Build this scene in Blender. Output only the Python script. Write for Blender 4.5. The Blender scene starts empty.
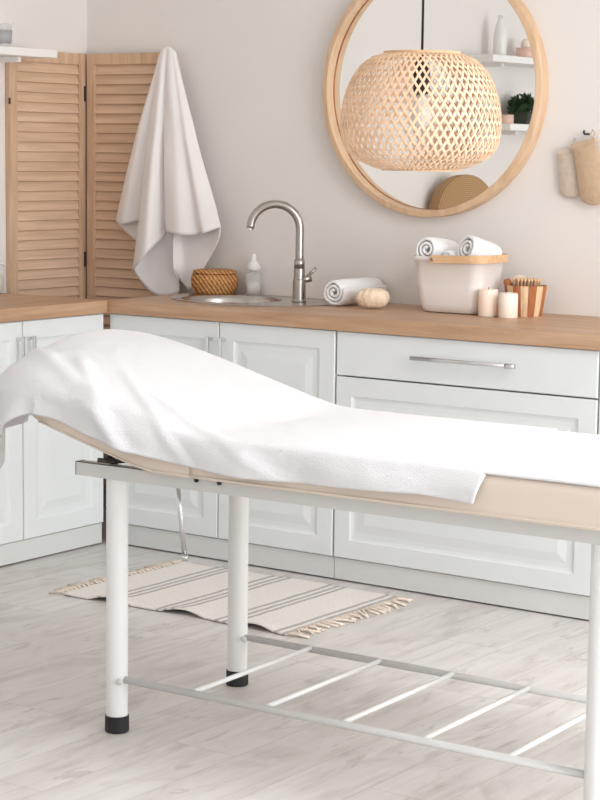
import bpy, bmesh, math, random
from mathutils import Vector, Matrix, noise
random.seed(7)
S = bpy.context.scene
COL = S.collection
PI = math.pi

# ------------------------------------------------------------------ materials
def lin(c):
    return tuple(((v/255)/12.92 if v/255 <= .04045 else ((v/255+.055)/1.055)**2.4) for v in c)
def mix_rgb(nt, a, b, fac=None, blend='MIX', f=0.5):
    n = nt.nodes.new('ShaderNodeMix'); n.data_type = 'RGBA'; n.blend_type = blend
    n.inputs[0].default_value = f
    if fac is not None: nt.links.new(fac, n.inputs[0])
    for i, v in ((6, a), (7, b)):
        if isinstance(v, (tuple, list)): n.inputs[i].default_value = (*v[:3], 1)
        else: nt.links.new(v, n.inputs[i])
    return n.outputs[2]
def base_mat(name, rgb, rough=.5, metal=0., spec=.5):
    m = bpy.data.materials.new(name); m.use_nodes = True
    b = m.node_tree.nodes['Principled BSDF']
    b.inputs['Base Color'].default_value = (*lin(rgb), 1)
    b.inputs['Roughness'].default_value = rough
    b.inputs['Metallic'].default_value = metal
    b.inputs['Specular IOR Level'].default_value = spec
    return m, m.node_tree, b
def coords(nt, scale=(1,1,1), kind='Object', rot=(0,0,0)):
    tc = nt.nodes.new('ShaderNodeTexCoord'); mp = nt.nodes.new('ShaderNodeMapping')
    nt.links.new(tc.outputs[kind], mp.inputs[0])
    mp.inputs['Scale'].default_value = scale; mp.inputs['Rotation'].default_value = rot
    return mp.outputs[0]
def noise_tex(nt, vec, scale, detail=4, rough=.55, dist=0):
    n = nt.nodes.new('ShaderNodeTexNoise'); nt.links.new(vec, n.inputs['Vector'])
    n.inputs['Scale'].default_value = scale; n.inputs['Detail'].default_value = detail
    n.inputs['Roughness'].default_value = rough; n.inputs['Distortion'].default_value = dist
    return n.outputs[0]
def ramp(nt, fac, stops):
    r = nt.nodes.new('ShaderNodeValToRGB'); nt.links.new(fac, r.inputs[0])
    e = r.color_ramp.elements
    while len(e) < len(stops): e.new(.5)
    for el, (p, c) in zip(e, stops): el.position = p; el.color = (*c, 1)
    return r.outputs[0]
def bump(nt, b, h, strength, dist=.002):
    n = nt.nodes.new('ShaderNodeBump'); nt.links.new(h, n.inputs['Height'])
    n.inputs['Strength'].default_value = strength; n.inputs['Distance'].default_value = dist
    nt.links.new(n.outputs[0], b.inputs['Normal'])
def plain(name, rgb, rough=.5, metal=0., var=.02, scale=6, spec=.5, bmp=0, bscale=200, bdist=.001):
    m, nt, b = base_mat(name, rgb, rough, metal, spec)
    v = coords(nt); n = noise_tex(nt, v, scale, 3)
    c = lin(rgb); d = tuple(x*(1-var*3) for x in c); l = tuple(min(1, x*(1+var)) for x in c)
    nt.links.new(ramp(nt, n, [(.3, d), (.6, l)]), b.inputs['Base Color'])
    if bmp: bump(nt, b, noise_tex(nt, v, bscale, 2), bmp, bdist)
    return m
def wood(name, dark, mid, light, axis=0, rough=.5, gs=1., spec=.35, bmp=.1):
    m, nt, b = base_mat(name, mid, rough, 0, spec)
    sc = [28*gs]*3; sc[axis] = 2.2*gs
    v = coords(nt, tuple(sc))
    n1 = noise_tex(nt, v, 1.0, 6, .62, .6)
    sc2 = [90*gs]*3; sc2[axis] = 4*gs
    n2 = noise_tex(nt, coords(nt, tuple(sc2)), 1.0, 3, .5)
    c1 = ramp(nt, n1, [(.28, lin(dark)), (.5, lin(mid)), (.72, lin(light))])
    c2 = ramp(nt, n2, [(.35, (.80,.78,.75)), (.6, (1,1,1))])
    nt.links.new(mix_rgb(nt, c1, c2, blend='MULTIPLY', f=.6), b.inputs['Base Color'])
    if bmp: bump(nt, b, n2, bmp, .001)
    return m
def terry(name, rgb, bs=330, st=.55, rough=.95, dist=.0022, sheen=.3):
    m, nt, b = base_mat(name, rgb, rough, 0, .1)
    v = coords(nt)
    n = noise_tex(nt, v, bs, 3, .7)
    n2 = noise_tex(nt, v, 40, 3, .6)
    ad = nt.nodes.new('ShaderNodeMath'); ad.operation = 'MULTIPLY_ADD'
    nt.links.new(n2, ad.inputs[0]); ad.inputs[1].default_value = .8; nt.links.new(n, ad.inputs[2])
    bump(nt, b, ad.outputs[0], st, dist)
    b.inputs['Sheen Weight'].default_value = sheen
    b.inputs['Sheen Roughness'].default_value = .6
    return m
def weave(name, dark, light, scale=160, rough=.7, wav=(1,1,1), st=.8):
    m, nt, b = base_mat(name, light, rough, 0, .25)
    v = coords(nt, wav)
    w1 = nt.nodes.new('ShaderNodeTexWave'); w1.wave_type = 'BANDS'; w1.bands_direction = 'DIAGONAL'
    nt.links.new(v, w1.inputs[0]); w1.inputs['Scale'].default_value = scale*.12; w1.inputs['Distortion'].default_value = 3
    w1.inputs['Detail Scale'].default_value = 4
    n = noise_tex(nt, v, scale*.5, 3)
    mm = nt.nodes.new('ShaderNodeMath'); mm.operation = 'MULTIPLY'
    nt.links.new(w1.outputs['Fac'], mm.inputs[0]); nt.links.new(n, mm.inputs[1])
    nt.links.new(ramp(nt, mm.outputs[0], [(.08, lin(dark)), (.45, lin(light))]), b.inputs['Base Color'])
    bump(nt, b, mm.outputs[0], st, .003)
    return m

M = {}
M['wall'] = plain('wall_paint', (234,229,225), .9, var=.008, scale=1.2, spec=.2, bmp=.04, bscale=90)
M['ceil'] = plain('ceiling_paint', (240,240,238), .9, var=.004, spec=.2)
M['cab'] = plain('cabinet_lacquer', (225,228,228), .38, var=.006, spec=.5)
M['shelfw'] = plain('white_board', (240,239,235), .45, var=.005)
M['plinth'] = plain('plinth_board', (214,215,212), .5, var=.006)
M['counter'] = wood('countertop_oak', (170,131,100), (189,152,122), (203,169,141), 0, .42, .8)
M['counter_y'] = wood('countertop_oak_side_run', (170,131,100), (189,152,122), (203,169,141), 1, .42, .8)
M['screenwood'] = wood('screen_pine', (216,184,156), (222,190,163), (228,198,172), 0, .6, .9, .2)
M['screenwood_y'] = wood('screen_pine_side', (216,184,156), (222,190,163), (228,198,172), 1, .6, .9, .2)
M['screenwood_z'] = wood('screen_pine_upright', (200,164,134), (214,180,150), (224,194,166), 2, .6, .9, .2)
M['framewood'] = wood('mirror_birch', (212,176,142), (220,186,152), (228,197,166), 2, .45, .5, .35, 0)
M['handlewood'] = wood('handle_birch', (214,168,122), (230,190,148), (238,204,166), 0, .5, 1.2, .3, 0)
M['palestave'] = wood('pale_stave', (214,176,134), (230,196,158), (238,210,176), 2, .5, 1.5, .3, 0)
M['darkstave'] = wood('dark_stave', (150,88,52), (178,110,70), (196,130,90), 2, .5, 1.5, .3, 0)
M['bamboo'] = plain('bamboo_strip', (230,196,164), .5, var=.06, scale=30, spec=.35)
M['bamboo2'] = plain('bamboo_ring', (214,176,136), .5, var=.05, scale=30, spec=.35)
M['steel'] = plain('brushed_steel', (176,170,164), .28, 1., var=.01)
M['chrome'] = plain('chrome', (222,223,225), .22, 1., var=0.0)
M['sinksteel'] = plain('sink_steel', (190,184,178), .25, 1., var=.02, scale=20)
M['metalwhite'] = plain('white_powder_coat', (230,230,228), .35, var=.004)
M['railwhite'] = plain('rail_powder_coat', (208,208,205), .4, var=.006)
M['black'] = plain('black_rubber', (26,26,27), .6, var=.05)
M['blackmetal'] = plain('dark_metal', (66,60,58), .45, .4, var=.05)
M['vinyl'] = plain('beige_vinyl', (226,212,197), .5, var=.01, scale=3, bmp=.12, bscale=260)
M['towel'] = terry('white_terry', (238,237,239), 300, .8, dist=.004, sheen=.08)
M['sheet'] = terry('white_bed_sheet', (236,235,238), 420, .5, sheen=.08)
M['hang'] = terry('pale_cotton_towel', (240,235,233), 260, .25, sheen=.15)
M['roll'] = terry('rolled_terry', (240,238,238), 300, .6)
M['wax'] = plain('candle_wax', (252,230,214), .45, var=.01)
M['wax'].node_tree.nodes['Principled BSDF'].inputs['Subsurface Weight'].default_value = .4
M['wax'].node_tree.nodes['Principled BSDF'].inputs['Subsurface Scale'].default_value = .02
M['wax2'] = plain('candle_wax_pale', (248,236,222), .45, var=.01)
M['pinkglass'] = plain('pink_holder', (238,200,184), .3, var=.01)
M['wicker'] = weave('wicker', (150,98,52), (216,164,108), 240, st=.7)
M['mat'] = weave('seagrass', (160,124,88), (196,160,118), 300)
_nt = M['mat'].node_tree
_w = [n for n in _nt.nodes if n.bl_idname == 'ShaderNodeTexWave'][0]; _w.wave_type = 'RINGS'; _w.rings_direction = 'Z'; _w.inputs['Scale'].default_value = 30; _w.inputs['Distortion'].default_value = .6
M['sponge'] = plain('sponge', (240,218,192), .9, var=.05, scale=40, bmp=.9, bscale=150, bdist=.004)
M['loofah'] = plain('loofah', (236,222,200), .95, var=.06, scale=60, bmp=1, bscale=180, bdist=.004)
M['felt'] = plain('tan_felt', (202,174,146), .95, var=.03, scale=60, bmp=.4, bscale=300)
M['felt2'] = plain('pale_felt', (212,196,180), .95, var=.03, scale=60, bmp=.4, bscale=300)
M['leaf'] = plain('leaf_green', (52,84,44), .6, var=.2, scale=30)
M['pot'] = plain('dark_pot', (58,66,52), .6, var=.1)
M['vase'] = plain('vase_white', (238,236,232), .3)
M['fringe'] = plain('cotton_fringe', (228,214,200), .9, var=.05, scale=50)
M['mirror'] = plain('mirror_silver', (240,241,240), .01, 1., var=0)
M['cord'] = plain('black_cord', (24,24,25), .5)
M['band'] = plain('grey_band', (172,172,174), .5)
def glass(name, rgb=(1,1,1), rough=.03, alpha=.3):
    m, nt, b = base_mat(name, (245,247,246), rough)
    b.inputs['Alpha'].default_value = .30; b.inputs['Base Color'].default_value = (.92,.93,.93,1)
    return m
M['glass'] = glass('clear_glass')
m, nt, b = base_mat('binmesh', (238,232,228), .5); M['bin'] = m
b.inputs['Roughness'].default_value = .45
m, nt, b = base_mat('lamp_bulb_glass', (235,235,232), .2); M['bulb'] = m

def floor_mat():
    m, nt, b = base_mat('light_oak_laminate', (205,198,190), .42, 0, .4)
    L = nt.links.new
    tc = nt.nodes.new('ShaderNodeTexCoord')
    mp = nt.nodes.new('ShaderNodeMapping'); mp.inputs['Rotation'].default_value = (0,0,PI/2)
    mp.inputs['Location'].default_value = (.3577, .0, 0)
    L(tc.outputs['Object'], mp.inputs[0])
    br = nt.nodes.new('ShaderNodeTexBrick'); L(mp.outputs[0], br.inputs['Vector'])
    br.offset = .37; br.offset_frequency = 3; br.squash = 1
    br.inputs['Scale'].default_value = 1; br.inputs['Brick Width'].default_value = 1.29
    br.inputs['Row Height'].default_value = .1915; br.inputs['Mortar Size'].default_value = .0011
    br.inputs['Mortar Smooth'].default_value = .3; br.inputs['Bias'].default_value = 0
    br.inputs['Color1'].default_value = (0,0,0,1); br.inputs['Color2'].default_value = (1,1,1,1)
    br.inputs['Mortar'].default_value = (.5,.5,.5,1)
    # shift the grain per plank
    sep = nt.nodes.new('ShaderNodeVectorMath'); sep.operation = 'MULTIPLY_ADD'
    L(br.outputs['Color'], sep.inputs[0]); sep.inputs[1].default_value = (7,13,5); L(tc.outputs['Object'], sep.inputs[2])
    def gr(sx, sy, sc, det, dist=0):
        q = nt.nodes.new('ShaderNodeMapping'); L(sep.outputs[0], q.inputs[0]); q.inputs['Scale'].default_value = (sx, sy, 1)
        return noise_tex(nt, q.outputs[0], sc, det, .6, dist)
    g1 = gr(9, 1.3, 1.6, 6, .8); g2 = gr(60, 3, 1, 4, .2); g3 = gr(4, 1.6, 1.6, 4, 1.5); g4 = gr(12, 3.6, 1.5, 4, .9)
    tone = ramp(nt, br.outputs['Color'], [(0, lin((217,213,209))), (1, lin((222,219,216)))])
    c1 = ramp(nt, g1, [(.3, (.80,.78,.765)), (.5, (.96,.955,.95)), (.7, (1.0,1.0,1.0))])
    c2 = ramp(nt, g2, [(.3, (.90,.89,.88)), (.6, (1,1,1))])
    c3 = ramp(nt, g3, [(.32, (.80,.78,.77)), (.50, (1,1,1))])
    c4 = ramp(nt, g4, [(.60, (1,1,1)), (.70, (.74,.72,.70))])
    c = mix_rgb(nt, tone, c1, blend='MULTIPLY', f=.9)
    c = mix_rgb(nt, c, c2, blend='MULTIPLY', f=.8); c = mix_rgb(nt, c, c3, blend='MULTIPLY', f=.7)
    c = mix_rgb(nt, c, c4, blend='MULTIPLY', f=.8)
    c = mix_rgb(nt, c, lin((178,170,164)), fac=br.outputs['Fac'])
    L(c, b.inputs['Base Color'])
    bump(nt, b, g2, .06, .001)
    return m
M['floor'] = floor_mat()
def rug_mat():
    m, nt, b = base_mat('woven_cotton_rug', (232,224,214), .95, 0, .1)
    L = nt.links.new
    tc = nt.nodes.new('ShaderNodeTexCoord'); sx = nt.nodes.new('ShaderNodeSeparateXYZ'); L(tc.outputs['Object'], sx.inputs[0])
    def mth(op, a, bb=None, cc=None):
        n = nt.nodes.new('ShaderNodeMath'); n.operation = op
        for i, v in enumerate((a, bb, cc)):
            if v is None: continue
            if isinstance(v, (int, float)): n.inputs[i].default_value = v
            else: L(v, n.inputs[i])
        return n.outputs[0]
    wob = mth('MULTIPLY', noise_tex(nt, tc.outputs['Object'], 14, 2), .012)
    x = mth('ADD', sx.outputs[0], wob)
    x = mth('ADD', x, .475)
    # stripe groups: every .232 m, three lines, the middle ones closer
    g = mth('MODULO', mth('ADD', x, .135), .232)
    tot = None
    for c in (.090, .122, .150):
        d = mth('ABSOLUTE', mth('SUBTRACT', g, c))
        s = mth('LESS_THAN', d, .0075)
        tot = s if tot is None else mth('MAXIMUM', tot, s)
    w = nt.nodes.new('ShaderNodeTexWave'); w.bands_direction = 'X'; w.inputs['Scale'].default_value = 55
    L(tc.outputs['Object'], w.inputs[0]); w.inputs['Distortion'].default_value = 1
    w2 = nt.nodes.new('ShaderNodeTexNoise'); w2.inputs['Scale'].default_value = 130; L(tc.outputs['Object'], w2.inputs['Vector'])
    c = mix_rgb(nt, lin((244,238,232)), lin((190,186,182)), fac=tot)
    c = mix_rgb(nt, c, ramp(nt, w2.outputs[0], [(.3, (.84,.83,.82)), (.6, (1,1,1))]), blend='MULTIPLY', f=.8)
    L(c, b.inputs['Base Color'])
    bump(nt, b, mth('ADD', w.outputs['Fac'], w2.outputs[0]), .6, .003)
    return m
M['rug'] = rug_mat()

# ------------------------------------------------------------------ helpers
def new_bm(): return bmesh.new()
def obj(name, bm, mat, parent=None, loc=(0,0,0), rot=(0,0,0), smooth=False, bevel=0, bseg=2, mods=()):
    me = bpy.data.meshes.new(name)
    bmesh.ops.recalc_face_normals(bm, faces=bm.faces[:])
    bm.to_mesh(me); bm.free()
    mats = mat if isinstance(mat, (list, tuple)) else [mat]
    for k in mats: me.materials.append(M[k])
    o = bpy.data.objects.new(name, me); COL.objects.link(o)
    o.location = loc; o.rotation_euler = rot
    if parent is not None: o.parent = parent
    if smooth: me.shade_smooth()
    if bevel:
        md = o.modifiers.new('bevel', 'BEVEL'); md.width = bevel; md.segments = bseg; md.limit_method = 'ANGLE'
        md.angle_limit = math.radians(40)
        me.shade_smooth(); 
        wn = o.modifiers.new('wn', 'WEIGHTED_NORMAL'); wn.keep_sharp = True
    return o
def tag(o, label=None, cat=None, group=None, kind=None):
    if label: o['label'] = label
    if cat: o['category'] = cat
    if group: o['group'] = group
    if kind: o['kind'] = kind
    return o
def thing(name, label, cat, loc=(0,0,0), rz=0, group=None):
    o = bpy.data.objects.new(name, None); COL.objects.link(o); o.location = loc; o.rotation_euler = (0,0,rz)
    o.empty_display_size = .05
    return tag(o, label, cat, group)
def struct(name, bm, mat, **k): return tag(obj(name, bm, mat, **k), kind='structure')
def box(bm, x0, x1, y0, y1, z0, z1, mi=0):
    vs = [bm.verts.new((x, y, z)) for z in (z0, z1) for x, y in ((x0,y0),(x1,y0),(x1,y1),(x0,y1))]
    fs = [(3,2,1,0),(4,5,6,7),(0,1,5,4),(1,2,6,5),(2,3,7,6),(3,0,4,7)]
    for f in fs: bm.faces.new([vs[i] for i in f]).material_index = mi
    return vs
def bx(*a):
    bm = new_bm(); box(bm, *a); return bm
def lathe(prof, seg=48, bm=None, closed=False, cx=0, cy=0, a0=0, a1=2*PI, ex=1, ey=1):
    bm = bm or new_bm(); full = abs(a1-a0-2*PI) < 1e-6; rings = []
    n = seg if full else seg+1
    for r, z in prof:
        if r < 1e-6: rings.append([bm.verts.new((cx, cy, z))])
        else: rings.append([bm.verts.new((cx+r*ex*math.cos(a0+(a1-a0)*i/seg), cy+r*ey*math.sin(a0+(a1-a0)*i/seg), z)) for i in range(n)])
    for A, B in zip(rings, rings[1:]+([rings[0]] if closed else [])):
        for i in range(seg):
            j = (i+1) % n
            if len(A) == 1 and len(B) == 1: continue
            if len(A) == 1: bm.faces.new((A[0], B[i], B[j]))
            elif len(B) == 1: bm.faces.new((A[i], B[0], A[j]))
            else: bm.faces.new((A[i], B[i], B[j], A[j]))
    return bm
def tube(pts, r, seg=16, bm=None, caps=True, radii=None):
    bm = bm or new_bm(); pts = [Vector(p) for p in pts]; rings = []; up = None
    for i, p in enumerate(pts):
        t = (pts[min(i+1, len(pts)-1)] - pts[max(i-1, 0)]).normalized()
        if up is None:
            up = Vector((0,0,1)) if abs(t.z) < .9 else Vector((1,0,0))
        a = t.cross(up).normalized(); b = a.cross(t).normalized(); up = b
        rr = radii[i] if radii else r
        rings.append([bm.verts.new(p + rr*(math.cos(2*PI*k/seg)*a + math.sin(2*PI*k/seg)*b)) for k in range(seg)])
    for A, B in zip(rings, rings[1:]):
        for k in range(seg): bm.faces.new((A[k], B[k], B[(k+1)%seg], A[(k+1)%seg]))
    if caps: bm.faces.new(rings[0]); bm.faces.new(rings[-1][::-1])
    return bm
def grid(fn, nu, nv, bm=None, wrap_u=False):
    bm = bm or new_bm()
    V = [[bm.verts.new(fn(i/nu, j/nv)) for j in range(nv+1)] for i in range(nu+(0 if wrap_u else 1))]
    for i in range(nu):
        i2 = (i+1) % len(V)
        for j in range(nv): bm.faces.new((V[i][j], V[i2][j], V[i2][j+1], V[i][j+1]))
    return bm
def solidify(o, t, off=0):
    md = o.modifiers.new('thick', 'SOLIDIFY'); md.thickness = t; md.offset = off; return o
def subsurf(o, n=1):
    md = o.modifiers.new('sub', 'SUBSURF'); md.levels = n; md.render_levels = n; return o
def sst(a, b, x):
    t = max(0, min(1, (x-a)/(b-a))); return t*t*(3-2*t)
def nz(x, y, z=0, s=1): return noise.noise(Vector((x*s, y*s, z*s)))

# ------------------------------------------------------------------ room
WB, WL, WR, WF, CZ = .609, -.638, 5.7, -7.2, 2.75
struct('floor', bx(WL-.1, WR+.1, WF-.1, WB+.1, -.05, 0), 'floor')
struct('ceiling', bx(WL-.1, WR+.1, WF-.1, WB+.1, CZ, CZ+.05), 'ceil')
struct('wall_back', bx(WL-.1, WR+.1, WB, WB+.1, 0, CZ), 'wall')
struct('wall_left', bx(WL-.1, WL, WF-.1, WB, 0, CZ), 'wall')
# right wall with two tall window openings
wins = [(-2.5, -.4), (-5.2, -3.0)]
bm = new_bm()
z0w, z1w = .55, 2.45
for a, b_ in ((WF, -5.2), (-3.0, -2.5), (-.4, WB)): box(bm, WR, WR+.1, a, b_, 0, CZ)
for a, b_ in wins:
    box(bm, WR, WR+.1, a, b_, 0, z0w); box(bm, WR, WR+.1, a, b_, z1w, CZ)
struct('wall_right', bm, 'wall')
# wall behind the camera with one wide opening, added for fill light
bm = new_bm()
wf = (.6, 4.2)
box(bm, WL, wf[0], WF-.1, WF, 0, CZ); box(bm, wf[1], WR, WF-.1, WF, 0, CZ)
box(bm, wf[0], wf[1], WF-.1, WF, 0, z0w); box(bm, wf[0], wf[1], WF-.1, WF, z1w, CZ)
struct('wall_front', bm, 'wall')
def window(n, along, c0, c1, wallpos):
    bm = new_bm()
    def b4(a0, a1, zz0, zz1, d=.05):
        if along == 'y': box(bm, wallpos+.03, wallpos+.03+d, a0, a1, zz0, zz1)
        else: box(bm, a0, a1, wallpos-.03-d, wallpos-.03, zz0, zz1)
    w = .05
    b4(c0, c0+w, z0w, z1w); b4(c1-w, c1, z0w, z1w); b4(c0+w, c1-w, z0w, z0w+w); b4(c0+w, c1-w, z1w-w, z1w)
    b4((c0+c1)/2-w/2, (c0+c1)/2+w/2, z0w+w, z1w-w)
    o = struct('window_%d' % n, bm, 'shelfw')
    return o
window(1, 'y', wins[0][0], wins[0][1], WR); window(2, 'y', wins[1][0], wins[1][1], WR)
window(3, 'x', wf[0], wf[1], WF)  # made-up window behind the camera, there for fill

# ------------------------------------------------------------------ kitchen units
def front_panel(w, h, t=.02, frame=.062, raised=True):
    """door front in the xz plane, facing -y, lower left corner at origin, back at y=0"""
    bm = new_bm()
    loops = [(0, 0), (0, -t+.003), (.003, -t)]
    if raised: loops += [(frame, -t), (frame+.006, -t+.004), (frame+.014, -t+.006), (frame+.030, -t+.006), (frame+.054, -t+.002), (frame+.060, -t+.001)]
    prev = None
    for ins, y in loops:
        L = [bm.verts.new(p) for p in ((ins, y, ins), (w-ins, y, ins), (w-ins, y, h-ins), (ins, y, h-ins))]
        if prev:
            for i in range(4): bm.faces.new((prev[i], prev[(i+1)%4], L[(i+1)%4], L[i]))
        else: bm.faces.new(L[::-1])
        prev = L
    bm.faces.new(prev)
    return bm
ZD0, ZD1 = .083, .851
def bar_handle(parent, x, z0, z1, y=-.02):
    bm = new_bm()
    box(bm, x-.006, x+.006, y-.034, y-.024, z0, z1)
    box(bm, x-.006, x+.006, y-.026, y+.0, z0+.004, z0+.016); box(bm, x-.006, x+.006, y-.026, y+.0, z1-.016, z1-.004)
    return obj('door_handle', bm, 'chrome', parent, bevel=.0015)
def carcass_bm(w, depth, y0=.003):
    bm = new_bm(); t = .018
    box(bm, 0, t, y0, depth, ZD0, .853); box(bm, w-t, w, y0, depth, ZD0, .853)
    box(bm, t, w-t, y0, depth, ZD0, ZD0+t); box(bm, t, w-t, depth-t, depth, ZD0+t, .853)
    box(bm, t, w-t, y0, y0+.05, .835, .853)
    return bm
def door_cabinet(label, loc, rz, w, split, depth=.56, group=None, first=0.):
    """front plane of the doors at local y=0"""
    t = thing('base_cabinet', label, 'cabinet', loc, rz, group)
    c = obj('carcass', carcass_bm(w, depth, .021), 'cab', t)
    obj('plinth', bx(first, w, .012, .03, 0.006, ZD0-.004), 'plinth', t)
    for k, (a, b_) in enumerate(((first, split), (split, w))):
        d = obj('door', front_panel(b_-a-.004, ZD1-ZD0), 'cab', t, loc=(a+.002, .0205, ZD0), smooth=False)
        hx = (b_-a-.004)-.028 if k == 0 else .024
        h = bar_handle(d, hx, (.800-.16)-ZD0, .800-ZD0, -.02)
    return t
# back run: x from 0
door_cabinet('white two-door base cabinet below the sink, behind the table', (0.004, 0, 0), 0, .996, .5045, first=.002)
dr = thing('drawer_cabinet', 'wide white drawer cabinet right of the sink cabinet, with a long horizontal handle', 'cabinet', (1.003, 0, 0))
W3 = .972
obj('carcass', carcass_bm(W3, .56, .021), 'cab', dr)
obj('plinth', bx(0, W3, .012, .03, .006, ZD0-.004), 'plinth', dr)
d = obj('drawer', front_panel(W3-.004, ZD1-.7035, raised=False), 'cab', dr, loc=(.002, .0205, .7035))
bm = new_bm()
hz = .784-.7035
tube([(.31, -.05, hz), (.69, -.05, hz)], .0068, 16, bm)
tube([(.335, -.019, hz), (.335, -.05, hz)], .005, 12, bm); tube([(.665, -.019, hz), (.665, -.05, hz)], .005, 12, bm)
tube([(.66, -.05, hz), (.692, -.05, hz)], .0085, 16, bm)
obj('drawer_handle', bm, 'chrome', d, smooth=True)
obj('drawer', front_panel(W3-.004, .6985-ZD0), 'cab', dr, loc=(.002, .0205, ZD0))
# left run: rotated so that its local -y faces +x (room)
LR = 'white base cabinets of the left run'
t = door_cabinet('white two-door base cabinet under the left countertop, nearest the corner', (0, -.91, 0), PI/2, .89, .4645, .6)
def copy_tree(o, parent=None, **kw):
    c = o.copy(); COL.objects.link(c)
    if parent is not None: c.parent = parent
    for ch in o.children: copy_tree(ch, c)
    return c
for k, lab in enumerate(['white two-door base cabinet of the left run, second from the corner', 'white two-door base cabinet at the far end of the left run']):
    c = copy_tree(t); c.location = (0, -.91-.892*(k+1), 0); c['label'] = lab
# countertops
ct = obj('countertop', bx(-.632, .015, -3.05, -.018, .854, .9), 'counter_y', bevel=.003)
tag(ct, 'oak-look wooden countertop on the left cabinet run, beside the folding screen', 'countertop')
SX, SY, SA, SB = .40, .33, .33, .23
def hole_slab(x0, x1, y0, y1, z0, z1, cx, cy, a, b_, n=64):
    bm = new_bm()
    for z, flip in ((z0, 0), (z1, 1)):
        o_ = [bm.verts.new((x, y, z)) for x, y in ((x0,y0),(x1,y0),(x1,y1),(x0,y1))]
        i_ = [bm.verts.new((cx+a*math.cos(2*PI*k/n), cy+b_*math.sin(2*PI*k/n), z)) for k in range(n)]
        es = [bm.edges.new((o_[k], o_[(k+1)%4])) for k in range(4)] + [bm.edges.new((i_[k], i_[(k+1)%n])) for k in range(n)]
        bmesh.ops.triangle_fill(bm, edges=es, use_beauty=True)
        if not flip: lo, li = o_, i_
        else:
            for A, B in ((lo, o_), (li, i_)):
                m_ = len(A)
                for k in range(m_): bm.faces.new((A[k], A[(k+1)%m_], B[(k+1)%m_], B[k]))
    return bm
ct = obj('countertop', hole_slab(0.002, 2.9, -.015, WB-.001, .854, .9, SX, SY, SA-.015, SB-.015), 'counter')
tag(ct, 'oak-look wooden countertop along the back wall, holding the sink', 'countertop')
# third cabinet that carries the counter past the picture's right edge
c = door_cabinet('white two-door base cabinet right of the drawer cabinet, past the right edge', (1.977, 0, 0), 0, .9, .45)

# ------------------------------------------------------------------ sink and faucet
sk = thing('sink', 'oval stainless steel sink set into the back countertop', 'sink', (SX, SY, .9))
# rim plate with bowl opening: loft from outer ellipse to bowl circle
BC = (-.085, .0); BR = .165
loops = []
N = 72
def el(a, b_, cx, cy, z): return [(cx+a*math.cos(2*PI*k/N), cy+b_*math.sin(2*PI*k/N), z) for k in range(N)]
spec = [el(SA, SB, 0, 0, .0012), el(SA-.003, SB-.003, 0, 0, .005), el(SA-.012, SB-.012, 0, 0, .006), el(SA-.018, SB-.018, 0, 0, .0035),
        el(.20, .185, BC[0], BC[1], .0035), el(.192, .178, BC[0], BC[1], .001), el(.186, .172, BC[0], BC[1], -.012),
        el(.180, .166, BC[0], BC[1], -.05), el(.172, .158, BC[0], BC[1], -.12), el(.14, .13, BC[0], BC[1], -.145), el(.04, .04, BC[0], BC[1], -.15), el(.002, .002, BC[0], BC[1], -.152)]
bm = new_bm(); prev = None
for L_ in spec:
    vs = [bm.verts.new(p) for p in L_]
    if prev:
        for k in range(N): bm.faces.new((prev[k], prev[(k+1)%N], vs[(k+1)%N], vs[k]))
    prev = vs
o = obj('basin', bm, 'sinksteel', sk, smooth=True)
obj('drain', lathe([(0, .0), (.035, .0), (.035, .004), (.028, .005), (.0, .003)], 32), 'chrome', sk, loc=(BC[0], BC[1], -.1505), smooth=True)
fx, fy = .585-SX, .40-SY
fc = thing('faucet', 'brushed steel gooseneck faucet with side lever, standing on the sink rim', 'faucet', (.572, .392, .9045))
obj('base', lathe([(0,0),(.027,0),(.027,.004),(.024,.007),(.0235,.078),(.020,.080),(.020,.118),(.018,.12),(0,.12)], 40), 'steel', fc, smooth=False, bevel=.001)
dx, dy = -.80, -.60
Rg = .089
pts = [(0, 0, .115), (0, 0, .16), (0, 0, .245)]
for k in range(0, 19):
    a = PI*k/18*.97
    pts.append((dx*Rg*(1-math.cos(a)), dy*Rg*(1-math.cos(a)), .262+Rg*math.sin(a)*.98))
lx, ly, lz = pts[-1]; ex_, ez_ = lx-pts[-2][0], lz-pts[-2][2]; pts.append((lx+ex_*.5, ly+(ly-pts[-2][1])*.5, lz+ez_*.5)); lx, ly, lz = pts[-1]
obj('spout', tube(pts, .0150, 20), 'steel', fc, smooth=True)
obj('collar', lathe([(.0152,0),(.019,0),(.019,.03),(.0152,.032)], 32), 'steel', fc, loc=(0,0,.12), smooth=True)
obj('aerator', tube([(lx, ly, lz), (lx+dx*.0018, ly+dy*.0018, lz-.005)], .0125, 24), 'chrome', fc, smooth=False)
bm = tube([(0, 0, .075), (.80*.045, .58*.045, .085)], .013, 20)
tube([(.8*.030, .58*.030, .090), (.8*.062, .58*.062, .122)], .0058, 12, bm)
obj('lever', bm, 'steel', fc, smooth=True)

# ------------------------------------------------------------------ things on the counter
def fibre_profile_basket():
    t = thing('wicker_basket', 'small brown lidded wicker basket on the counter left of the soap bottle', 'basket', (.092, .512, .9))
    prof = [(0,0),(.066,0),(.078,.006),(.088,.03),(.090,.05),(.087,.07),(.081,.078),(.076,.078),(.080,.05),(.07,.01),(0,.008)]
    bm = lathe(prof, 64)
    for v in bm.verts:
        a = math.atan2(v.co.y, v.co.x); r = math.hypot(v.co.x, v.co.y)
        if r > .03:
            k = 1+.012*math.sin(a*32+v.co.z*300); v.co.x *= k; v.co.y *= k
    obj('body', bm, 'wicker', t, smooth=True)
    bm = lathe([(0,.094),(.04,.095),(.066,.093),(.079,.090),(.084,.085),(.084,.080),(.078,.0785),(0,.0785)], 64)
    obj('lid', bm, 'wicker', t, smooth=True)
fibre_profile_basket()
sb = thing('soap_bottle', 'clear soap pump bottle with a white cap behind the sink', 'bottle', (.232, .572, .9))
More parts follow.
